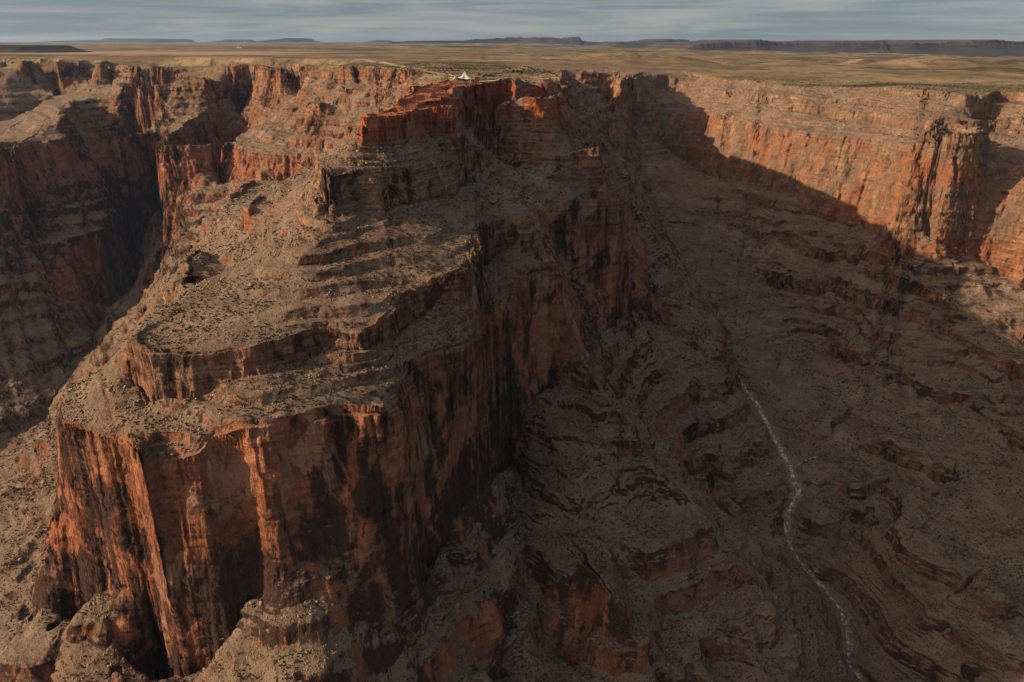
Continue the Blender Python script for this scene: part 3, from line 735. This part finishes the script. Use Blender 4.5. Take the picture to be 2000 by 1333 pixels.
def hit(u, v):
    """first ground point along the line of sight through photo pixel (u, v)"""
    t = (H0 / 2 - v) / F
    k = np.exp(np.linspace(math.log(500), math.log(40000), 9000))
    x, y, z = (u - W0 / 2) / F * k, (CP + t * SP) * k, (-SP + t * CP) * k
    g = grid_z(x, y); i = int(np.argmax(z < g))
    return (float(x[i]), float(y[i]), float(g[i]))

# ------------------------------------------------------------------ small builders
import bmesh
def obj(name, bm, m, parent=None):
    me = bpy.data.meshes.new(name); bm.to_mesh(me); bm.free()
    o = bpy.data.objects.new(name, me); COL.objects.link(o)
    if m: me.materials.append(m)
    if parent: o.parent = parent
    return o
def empty(name, loc, rz=0.0):
    o = bpy.data.objects.new(name, None); COL.objects.link(o)
    o.location = loc; o.rotation_euler = (0, 0, rz); o.empty_display_size = 5
    return o
def add_box(bm, c, s, rz=0.0, bevel=0.0):
    r = bmesh.ops.create_cube(bm, size=1.0)
    vs = r['verts']
    bmesh.ops.scale(bm, vec=s, verts=vs)
    if rz: bmesh.ops.rotate(bm, verts=vs, cent=(0, 0, 0), matrix=__import__('mathutils').Matrix.Rotation(rz, 3, 'Z'))
    bmesh.ops.translate(bm, vec=c, verts=vs)
    return vs
def ribbon(name, pts, width, m, lift=0.35, seed=1, thick=0.0):
    """a strip laid on the ground along world points"""
    rr = np.random.default_rng(seed)
    P = [pts[0]]
    for a, b in zip(pts[:-1], pts[1:]):
        L = math.hypot(b[0] - a[0], b[1] - a[1]); n = max(1, int(L / 3.0))
        for k in range(1, n + 1): P.append((a[0] + (b[0] - a[0]) * k / n, a[1] + (b[1] - a[1]) * k / n))
    P = np.array([p[:2] for p in P])
    for _ in range(3): P[1:-1] = (P[:-2] + P[1:-1] * 2 + P[2:]) / 4
    d = np.gradient(P, axis=0); d /= np.linalg.norm(d, axis=1, keepdims=True) + 1e-9
    nn = np.stack([-d[:, 1], d[:, 0]], 1)
    u = np.arange(len(P)).astype(float)
    wl = width * (0.5 + 0.42 * vnoise(u / 5 + seed, u * 0, seed)); wr = width * (0.5 + 0.42 * vnoise(u / 4 + 9, u * 0, seed + 5))
    cols = np.linspace(-1, 1, 5)
    V = []
    for c in cols:
        off = np.where(c < 0, wl, wr) * c
        q = P + nn * off[:, None]
        V.append(np.stack([q[:, 0], q[:, 1], grid_z(q[:, 0], q[:, 1]) + lift], 1))
    V = np.stack(V, 1)
    V[:, :, 2] = np.maximum(V[:, :, 2], V[:, :, 2].mean(1, keepdims=True) - 0.2)
    bm = bmesh.new()
    g = [[bm.verts.new(V[i, j]) for j in range(5)] for i in range(len(P))]
    for i in range(len(P) - 1):
        for j in range(4): bm.faces.new((g[i][j], g[i + 1][j], g[i + 1][j + 1], g[i][j + 1]))
    bmesh.ops.recalc_face_normals(bm, faces=bm.faces)
    return obj(name, bm, m)

# ------------------------------------------------------------------ creek and roads
m_w, w = new_mat("white_water")
Pw = w.node('ShaderNodeNewGeometry').outputs['Position']
f1 = w.ramp(w.noise(Pw, 0.16, 5, 0.7), 0.44, 0.62)
colw = w.mix(f1, (0.11, 0.085, 0.07), (0.55, 0.48, 0.43))
finish(w, colw, 0.35, None, 0.5)
creek = ribbon("creek", [at(*p) for p in CREEK], 7.5, m_w, 0.9, 3)
tag(creek, 'pale shallow creek winding down the floor of the side canyon', 'creek', kind='structure')
trib = ribbon("creek", [at(1552, 905, -752), at(1575, 898, -748), at(1600, 885, -742)], 3.0, m_w, 0.7, 5)
tag(trib, 'thin pale side trickle joining the creek', 'creek', kind='structure')
M_DIRT = simple_mat("packed_dirt", (0.36, 0.27, 0.17), 0.15, 0.05)
road = ribbon("road", [hit(*p) for p in ((893, 153), (872, 148), (850, 143), (820, 137), (785, 130), (750, 124), (715, 118.5), (690, 115.5))], 26.0, M_DIRT, 0.6, 8)
tag(road, 'pale dirt road running across the plateau to the point', 'road', kind='structure')
M_WASH = simple_mat("dark_wash", (0.07, 0.065, 0.05), 0.4, 0.08)
wash = ribbon("dry_wash", [at(*p) for p in WASH[2:12]], 14.0, M_WASH, 0.8, 12)
tag(wash, 'dark dry wash along the bottom of the left canyon', 'dry wash', kind='structure')

# ------------------------------------------------------------------ distant mesas
m_mesa, w = new_mat("mesa_rock")
Pm = w.node('ShaderNodeNewGeometry'); Pp = Pm.outputs['Position']
nz = w.node('ShaderNodeSeparateXYZ', {0: Pm.outputs['Normal']}).outputs[2]
n_a = w.noise(w.scale(Pp, (0.0015, 0.0015, 0.02)), 1.0, 5, 0.65)
c_a = w.mix(w.ramp(n_a, 0.4, 0.6), (0.035, 0.032, 0.034), (0.08, 0.062, 0.058))  # dark albedo also paints in the cloud shade lying on the mesas
c_a = w.mix(w.ramp(nz, 0.75, 0.95), c_a, (0.05, 0.05, 0.045))
finish(w, c_a, 0.95, None, 0.05)
def far_pt(u, v, D):
    t = (H0 / 2 - v) / F
    k = D / (CP + t * SP)
    return ((u - W0 / 2) / F * k, D, k * (-SP + t * CP))
def mesa(prof, D, zbase, depth, label, seed, flat=0.45):
    us = np.arange(prof[0][0], prof[-1][0] + 0.1, 1.5)
    vs = np.interp(us, [p[0] for p in prof], [p[1] for p in prof])
    bm = bmesh.new(); rings = []
    for i, (u, v) in enumerate(zip(us, vs)):
        x, y, zt = far_pt(u, v, D)
        h = max(zt - zbase, 5.0)
        jig = D * 0.015 * float(fbm(np.array([x]), np.array([seed * 7.7]), D * 0.11, 3, seed, 0.35)[0])
        zt += h * 0.05 * float(vnoise(np.array([u / 4.0]), np.array([seed * 1.0]), seed)[0])
        y2 = y + jig
        fl = 0.12 * D * 0.02
        ring = [(x, y2 - h * 2.4, zbase - 25), (x, y2 - h * 1.1, zbase + h * 0.22), (x, y2 - h * 0.22, zbase + h * (1 - flat)), (x, y2, zt), (x, y2 + depth, zt), (x, y2 + depth + h, zbase - 25)]
        rings.append([bm.verts.new(p) for p in ring])
    for a, b in zip(rings[:-1], rings[1:]):
        for j in range(5): bm.faces.new((a[j], b[j], b[j + 1], a[j + 1]))
    bm.faces.new(rings[0]); bm.faces.new(rings[-1][::-1])
    bmesh.ops.recalc_face_normals(bm, faces=bm.faces)
    o = obj("mesa", bm, m_mesa)
    return tag(o, label, 'mesa', 'mesas on the horizon', 'structure')
mesa([(60, 82.5), (100, 80.5), (150, 79), (195, 78), (203, 75.5), (215, 75.5), (225, 77.5), (250, 77), (262, 75.8), (300, 77), (306, 81)], 48000, -95, 6000, 'faint pale blue mesa on the far left horizon', 1)
mesa([(395, 83), (425, 80), (432, 77.5), (442, 78), (450, 81), (470, 82.5)], 46000, -95, 4000, 'tiny faint blue butte left of the rounded one', 2)
mesa([(495, 83), (522, 79.5), (535, 78), (552, 77), (558, 74.8), (572, 75.5), (579, 80), (590, 82.5)], 42000, -95, 4000, 'small rounded pale blue mesa on the left horizon', 3)
mesa([(700, 84), (722, 82), (738, 79), (748, 79.5), (757, 82), (780, 83)], 42000, -110, 3000, 'very small blue butte in the middle horizon', 4)
mesa([(760, 84), (790, 81), (850, 80.3), (905, 80), (920, 77.5), (960, 76), (985, 74), (1060, 73), (1085, 74.5), (1098, 77), (1110, 76), (1120, 73.5), (1132, 73), (1137, 79), (1150, 82), (1185, 83), (1192, 89)], 26000, -240, 5000, 'long dark blue mesa ending in a sharp prow near the centre', 5)
mesa([(1195, 92), (1208, 85), (1215, 82.5), (1260, 82), (1290, 80), (1308, 77.5), (1345, 77.8), (1352, 82), (1375, 84.5), (1400, 91)], 21000, -290, 4000, 'blue mesa with a flat raised top right of the centre', 6)
mesa([(1340, 95), (1362, 87), (1400, 84), (1420, 82), (1468, 81.5), (1480, 78.8), (1498, 80), (1505, 82), (1600, 82.5), (1690, 83), (1712, 81.5), (1716, 80), (1727, 81), (1729, 87), (1745, 88), (1770, 85.5), (1830, 85), (1850, 83), (1880, 82), (1905, 80), (1930, 80), (1945, 79), (1960, 80), (1985, 82), (2060, 84), (2200, 83), (2350, 88)], 16000, -330, 5000, 'long low brown-blue mesa across the right horizon', 7)
mesa([(-260, 89), (-60, 90), (0, 90), (42, 90), (52, 92), (68, 97), (90, 102), (110, 106)], 6200, -110, 700, 'low dark red butte on the plateau at the left edge', 8, 0.3)

# ------------------------------------------------------------------ buildings
M_WHITE = simple_mat("white_fabric", (0.78, 0.76, 0.72), 0.04, 0.5, 0.6)
M_REDW = simple_mat("red_plaster", (0.36, 0.12, 0.06), 0.15, 0.3)
M_CONC = simple_mat("pale_concrete", (0.42, 0.35, 0.27), 0.12, 0.2)
M_DARK = simple_mat("dark_opening", (0.03, 0.025, 0.02), 0.2, 1.0)
M_ROOF = simple_mat("grey_roof", (0.30, 0.28, 0.26), 0.1, 0.5)

tx, ty, tz = hit(909, 157)
tent = empty("tent_pavilion", (tx, ty, tz))
tent.scale = (1.25, 1.25, 1.15)
tag(tent, 'white peaked fabric pavilion standing on the edge of the red mesa', 'tent')
bm = bmesh.new()
N = 28; R_ = 8
def tent_r(a): return 13.5 * (1.0 + 0.14 * math.cos(6 * a)) * (1.25 if math.cos(a) > 0 else 1.0)
ringsv = []
for r in range(R_ + 1):
    f = r / R_
    ring = []
    for k in range(N):
        a = 2 * math.pi * k / N
        rad = tent_r(a) * f
        hgt = 2.6 + 13.0 * (1 - f) ** 2.1 + 0.9 * f * math.cos(6 * a)
        ring.append(bm.verts.new((rad * math.cos(a) + (f * 3 if math.cos(a) > 0 else 0) - 1, rad * math.sin(a) * 0.7, hgt)) if r else None)
    ringsv.append(ring)
top = bm.verts.new((-1, 0, 15.8))
for k in range(N):
    bm.faces.new((top, ringsv[1][k], ringsv[1][(k + 1) % N]))
    for r in range(1, R_):
        bm.faces.new((ringsv[r][k], ringsv[r + 1][k], ringsv[r + 1][(k + 1) % N], ringsv[r][(k + 1) % N]))
bmesh.ops.solidify(bm, geom=bm.faces[:], thickness=0.15)
obj("canopy", bm, M_WHITE, tent)
bm = bmesh.new(); add_box(bm, (-1, 0, 7.6), (0.4, 0.4, 16.6)); obj("mast", bm, M_CONC, tent)
for k in range(6):
    a = 2 * math.pi * k / 6
    bm = bmesh.new(); add_box(bm, (tent_r(a) * 0.95 * math.cos(a) + (2.6 if math.cos(a) > 0 else 0) - 1, tent_r(a) * 0.66 * math.sin(a), 1.6), (0.35, 0.35, 4.4)); obj("pole", bm, M_CONC, tent)

bx_, by_, bz = hit(930, 158.5)
house = empty("visitor_building", (bx_, by_, bz), 0.15)
tag(house, 'small red walled building right beside the white pavilion', 'building')
bm = bmesh.new(); add_box(bm, (1.5, 0, 3.6), (10, 9, 9.2)); add_box(bm, (-7, 0.3, 1.2), (9, 7.6, 4.4)); obj("wall", bm, M_REDW, house)
bm = bmesh.new(); add_box(bm, (1.5, 0, 8.35), (10.8, 9.8, 0.3)); add_box(bm, (-7, 0.3, 3.6), (9.8, 8.4, 0.35)); obj("roof", bm, M_CONC, house)
for k in (-1, 1):
    bm = bmesh.new(); add_box(bm, (1.5 + 2.4 * k, -4.52, 4.2), (1.5, 0.12, 1.8)); obj("window", bm, M_DARK, house)
bm = bmesh.new(); add_box(bm, (-7, -3.55, 1.3), (1.6, 0.12, 2.6)); obj("door", bm, M_DARK, house)

px2, py2, pz2 = hit(961, 157)
shel = empty("picnic_shelter", (px2, py2, pz2))
tag(shel, 'low open shelter with a flat pale roof right of the red building', 'shelter')
bm = bmesh.new(); add_box(bm, (0, 0, 3.9), (17, 7, 0.5)); obj("roof", bm, M_CONC, shel)
for sx_ in (-7.5, 0, 7.5):
    for sy_ in (-3, 3):
        bm = bmesh.new(); add_box(bm, (sx_, sy_, 1.5), (0.45, 0.45, 4.4)); obj("post", bm, M_ROOF, shel)
bm = bmesh.new(); add_box(bm, (0, 2.6, 0.9), (12, 0.7, 3.2)); obj("back_wall", bm, M_REDW, shel)

terr = ribbon("terrace", [hit(*p) for p in ((936, 160), (952, 160), (970, 159.5), (985, 159))], 9.0, M_CONC, 0.9, 31)
tag(terr, 'pale paved terrace along the mesa rim beside the building', 'terrace', kind='structure')

def far_shed(u, v, wd, dp, ht, label):
    x, y, z0 = hit(u, v)
    b = empty("long_shed", (x, y, z0), 0.05)
    tag(b, label, 'building')
    bm = bmesh.new(); add_box(bm, (0, 0, ht / 2), (wd, dp, ht)); obj("wall", bm, M_WHITE, b)
    bm = bmesh.new()
    vs = [bm.verts.new(p) for p in ((-wd / 2 - .5, -dp / 2 - .5, ht + .05), (wd / 2 + .5, -dp / 2 - .5, ht + .05), (wd / 2 + .5, dp / 2 + .5, ht + .05), (-wd / 2 - .5, dp / 2 + .5, ht + .05), (-wd / 2 - .5, 0, ht + 2.5), (wd / 2 + .5, 0, ht + 2.5))]
    for f in ((0, 1, 5, 4), (2, 3, 4, 5), (0, 4, 3), (1, 2, 5), (3, 2, 1, 0)): bm.faces.new([vs[i] for i in f])
    obj("roof", bm, M_WHITE, b)
    bm = bmesh.new(); add_box(bm, (0, -dp / 2 - .06, ht * .4), (wd * .15, .2, ht * .8)); obj("door", bm, M_DARK, b)
far_shed(467, 94.3, 58, 22, 11, 'long white shed far out on the left plain')
far_shed(476, 89.6, 40, 20, 9, 'tiny white shed behind the long one on the plain')

# ------------------------------------------------------------------ plants
M_LEAF = simple_mat("juniper_leaf", (0.045, 0.05, 0.028), 0.35, 0.8)
M_SCRUB = simple_mat("scrub_leaf", (0.060, 0.058, 0.034), 0.35, 0.3)
M_BARK = simple_mat("bark", (0.09, 0.06, 0.045), 0.2, 3.0)
def clump_mesh(name, n, rad, h, seed):
    rr = random.Random(seed); bm = bmesh.new()
    for i in range(n):
        a = rr.uniform(0, 6.28); q = rad * math.sqrt(rr.random()); zz = rr.uniform(0.1, 1) * h * (1 - 0.55 * (q / rad) ** 2)
        c = Vector((q * math.cos(a), q * math.sin(a), zz)); s_ = rad * rr.uniform(0.16, 0.34)
        d1 = Vector((rr.gauss(0, 1), rr.gauss(0, 1), rr.gauss(0, 1))).normalized() * s_
        d2 = d1.cross(Vector((rr.gauss(0, 1), rr.gauss(0, 1), rr.gauss(0, 1)))).normalized() * s_
        v = [bm.verts.new(c + d1), bm.verts.new(c + d2), bm.verts.new(c - d1), bm.verts.new(c - d2)]
        bm.faces.new(v)
    me = bpy.data.meshes.new(name); bm.to_mesh(me); bm.free()
    return me
def trunk_mesh(h, r):
    bm = bmesh.new(); bmesh.ops.create_cone(bm, cap_ends=True, segments=7, radius1=r, radius2=r * .4, depth=h)
    bmesh.ops.translate(bm, vec=(0, 0, h / 2 - .3), verts=bm.verts[:])
    me = bpy.data.meshes.new("trunk"); bm.to_mesh(me); bm.free(); me.materials.append(M_BARK)
    return me
crowns = [clump_mesh("crown", 150, 2.6, 4.2, 100 + i) for i in range(4)]
for c in crowns: c.materials.append(M_LEAF)
TR = trunk_mesh(2.6, 0.35)
def tree(x, y, s_, k, label, group):
    z = float(grid_z(x, y)[0])
    t = empty("juniper_tree", (x, y, z), k * 1.3); t.scale = (s_, s_, s_)
    tag(t, label, 'tree', group)
    for nm, me in (("crown", crowns[k % 4]), ("trunk", TR)):
        o = bpy.data.objects.new(nm, me); COL.objects.link(o); o.parent = t
rt = random.Random(5)
for k in range(16):
    u = rt.choice([938, 942, 948, 953, 958, 963, 968, 990, 996, 1003, 1010, 1018]) + rt.uniform(-3, 3); v = rt.uniform(147, 150.5) if u < 975 else rt.uniform(140, 147)
    x, y, _ = hit(u, v)
    tree(x, y, rt.uniform(0.9, 1.5), k, 'dark juniper tree on the plateau just behind the white pavilion', 'junipers behind the pavilion')

# scrub: three hundred of the largest as objects of their own, the rest as one ground cover
rs2 = np.random.default_rng(21)
shrubs = [clump_mesh("foliage", 26, 1.0, 1.15, 200 + i) for i in range(4)]
for c in shrubs: c.materials.append(M_SCRUB)
def spots(n, r0, r1, rs_):
    t = rs_.uniform(-0.72, 0.72, n); r = r0 * (r1 / r0) ** rs_.random(n)
    x, y = r * np.sin(t), r * np.cos(t)
    z = grid_z(x, y); e = 4.0
    gx = (grid_z(x + e, y) - grid_z(x - e, y)) / (2 * e); gy = (grid_z(x, y + e) - grid_z(x, y - e)) / (2 * e)
    dens = fbm(x, y, 60, 3, 131)
    ok = (np.hypot(gx, gy) < 0.75) & (dens > -0.35) & (z < -75)
    d = np.full(x.shape, 1e9); 
    ok &= dist_poly(x, y, creek_xy) > 9
    dy_, dz_ = y * CP - z * SP, 0
    u = 1000 + F * x / (y * CP - z * SP); v = H0 / 2 - F * (y * SP + z * CP) / (y * CP - z * SP)
    ok &= (u > -60) & (u < 2060) & (v < 1400)
    return x[ok], y[ok], z[ok]
xs, ys, zs = spots(1500, 560, 900, rs2)
for i in range(min(300, len(xs))):
    o = bpy.data.objects.new("desert_shrub", shrubs[i % 4]); COL.objects.link(o)
    q = rs2.uniform(1.3, 2.3); o.scale = (q, q, q * rs2.uniform(.7, 1)); o.rotation_euler = (0, 0, rs2.uniform(0, 6))
    o.location = (xs[i], ys[i], zs[i] - 0.15)
    tag(o, 'low dark desert shrub growing on the stony talus', 'shrub', 'desert shrubs on the talus')
def scrub_cover(n, name, label):
    x, y, z = spots(n, 520, 3200, rs2)
    n = len(x); nq = 7
    r = np.hypot(x, y)
    size = rs2.uniform(0.55, 1.5, n) ** 1.3 * np.clip(r / 1200, 0.85, 1.4)
    c = np.stack([x, y, z], 1)[:, None, :] + rs2.normal(0, 0.42, (n, nq, 3)) * size[:, None, None] * np.array([1, 1, .5]) + np.array([0, 0, 0.45]) * size[:, None, None]
    d1 = rs2.normal(0, 1, (n, nq, 3)); d1 /= np.linalg.norm(d1, axis=-1, keepdims=True)
    d2 = np.cross(d1, rs2.normal(0, 1, (n, nq, 3))); d2 /= np.linalg.norm(d2, axis=-1, keepdims=True)
    s_ = size[:, None, None] * 0.62
    V = np.stack([c + d1 * s_, c + d2 * s_, c - d1 * s_, c - d2 * s_], 2).reshape(-1, 3).astype(np.float32)
    me = bpy.data.meshes.new(name); me.vertices.add(len(V)); me.vertices.foreach_set('co', V.reshape(-1))
    nf = len(V) // 4
    me.loops.add(nf * 4); me.loops.foreach_set('vertex_index', np.arange(nf * 4, dtype=np.int32))
    me.polygons.add(nf); me.polygons.foreach_set('loop_start', np.arange(0, nf * 4, 4, dtype=np.int32))
    me.update(calc_edges=True); me.materials.append(M_SCRUB)
    o = bpy.data.objects.new(name, me); COL.objects.link(o)
    tag(o, label, 'scrub', kind='stuff')
    print("scrub", n)
scrub_cover(110000, "scrub", 'low dark scrub dotted over the talus and benches')

# fallen blocks on the slopes and under the walls
M_BOUL = simple_mat("fallen_rock", (0.27, 0.19, 0.135), 0.35, 0.25)
def boulder_cover(n, name, label):
    rb = np.random.default_rng(77)
    t = rb.uniform(-0.72, 0.72, n); r = 540 * (1700 / 540) ** rb.random(n)
    x, y = r * np.sin(t), r * np.cos(t); z = grid_z(x, y); e = 4.0
    gx = (grid_z(x + e, y) - grid_z(x - e, y)) / (2 * e); gy = (grid_z(x, y + e) - grid_z(x, y - e)) / (2 * e)
    g = np.hypot(gx, gy)
    up = grid_z(x + gx / (g + 1e-3) * 28, y + gy / (g + 1e-3) * 28) - z
    ok = (g > 0.15) & (g < 1.0) & ((fbm(x, y, 45, 3, 231) > 0.1) | (up > 38)) & (z < -120)
    x, y, z, up = x[ok], y[ok], z[ok], up[ok]; n = len(x)
    s_ = np.exp(rb.normal(-0.25, 0.5, n)) * np.where(up > 38, 1.5, 1.0) * np.clip(np.hypot(x, y) / 1000, .8, 1.4)
    cube = np.array([(-1, -1, -1), (1, -1, -1), (1, 1, -1), (-1, 1, -1), (-1, -1, 1), (1, -1, 1), (1, 1, 1), (-1, 1, 1)], float)
    V = cube[None] * rb.uniform(0.55, 1.0, (n, 8, 1)) * np.array([1, .8, .65])
    a = rb.uniform(0, 6.28, n); b = rb.normal(0, 0.4, n)
    ca, sa, cb, sb = np.cos(a)[:, None], np.sin(a)[:, None], np.cos(b)[:, None], np.sin(b)[:, None]
    X1, Y1, Z1 = V[..., 0], V[..., 1] * cb - V[..., 2] * sb, V[..., 1] * sb + V[..., 2] * cb
    V = np.stack([X1 * ca - Y1 * sa, X1 * sa + Y1 * ca, Z1 + 0.25], -1) * s_[:, None, None] * 0.8 + np.stack([x, y, z], 1)[:, None]
    q = np.array([(0, 3, 2, 1), (4, 5, 6, 7), (0, 1, 5, 4), (1, 2, 6, 5), (2, 3, 7, 6), (3, 0, 4, 7)])
    I = (q[None] + 8 * np.arange(n)[:, None, None]).reshape(-1).astype(np.int32)
    me = bpy.data.meshes.new(name); me.vertices.add(n * 8); me.vertices.foreach_set('co', V.astype(np.float32).reshape(-1))
    me.loops.add(len(I)); me.loops.foreach_set('vertex_index', I)
    me.polygons.add(len(I) // 4); me.polygons.foreach_set('loop_start', np.arange(0, len(I), 4, dtype=np.int32))
    me.update(calc_edges=True); me.materials.append(M_BOUL)
    o = bpy.data.objects.new(name, me); COL.objects.link(o)
    tag(o, label, 'rubble', kind='stuff')
    print("boulders", n)
boulder_cover(90000, "rubble", 'pale angular rubble scattered over the slopes below the cliffs')

# ------------------------------------------------------------------ haze
bm = bmesh.new()
add_box(bm, (0, 35000, (260 - 1250) / 2), (170000, 82000, 260 + 1250))
m_h = bpy.data.materials.new("haze"); m_h.use_nodes = True
w = NT(m_h.node_tree)
pv = w.node('ShaderNodeVolumePrincipled', {'Color': (0.42, 0.64, 1.0, 1), 'Density': 9.0e-6, 'Anisotropy': 0.2})
w.node('ShaderNodeOutputMaterial', {'Volume': pv})
haze = obj("haze", bm, m_h)
tag(haze, 'thin blue air haze over the far plain', 'haze', kind='stuff')
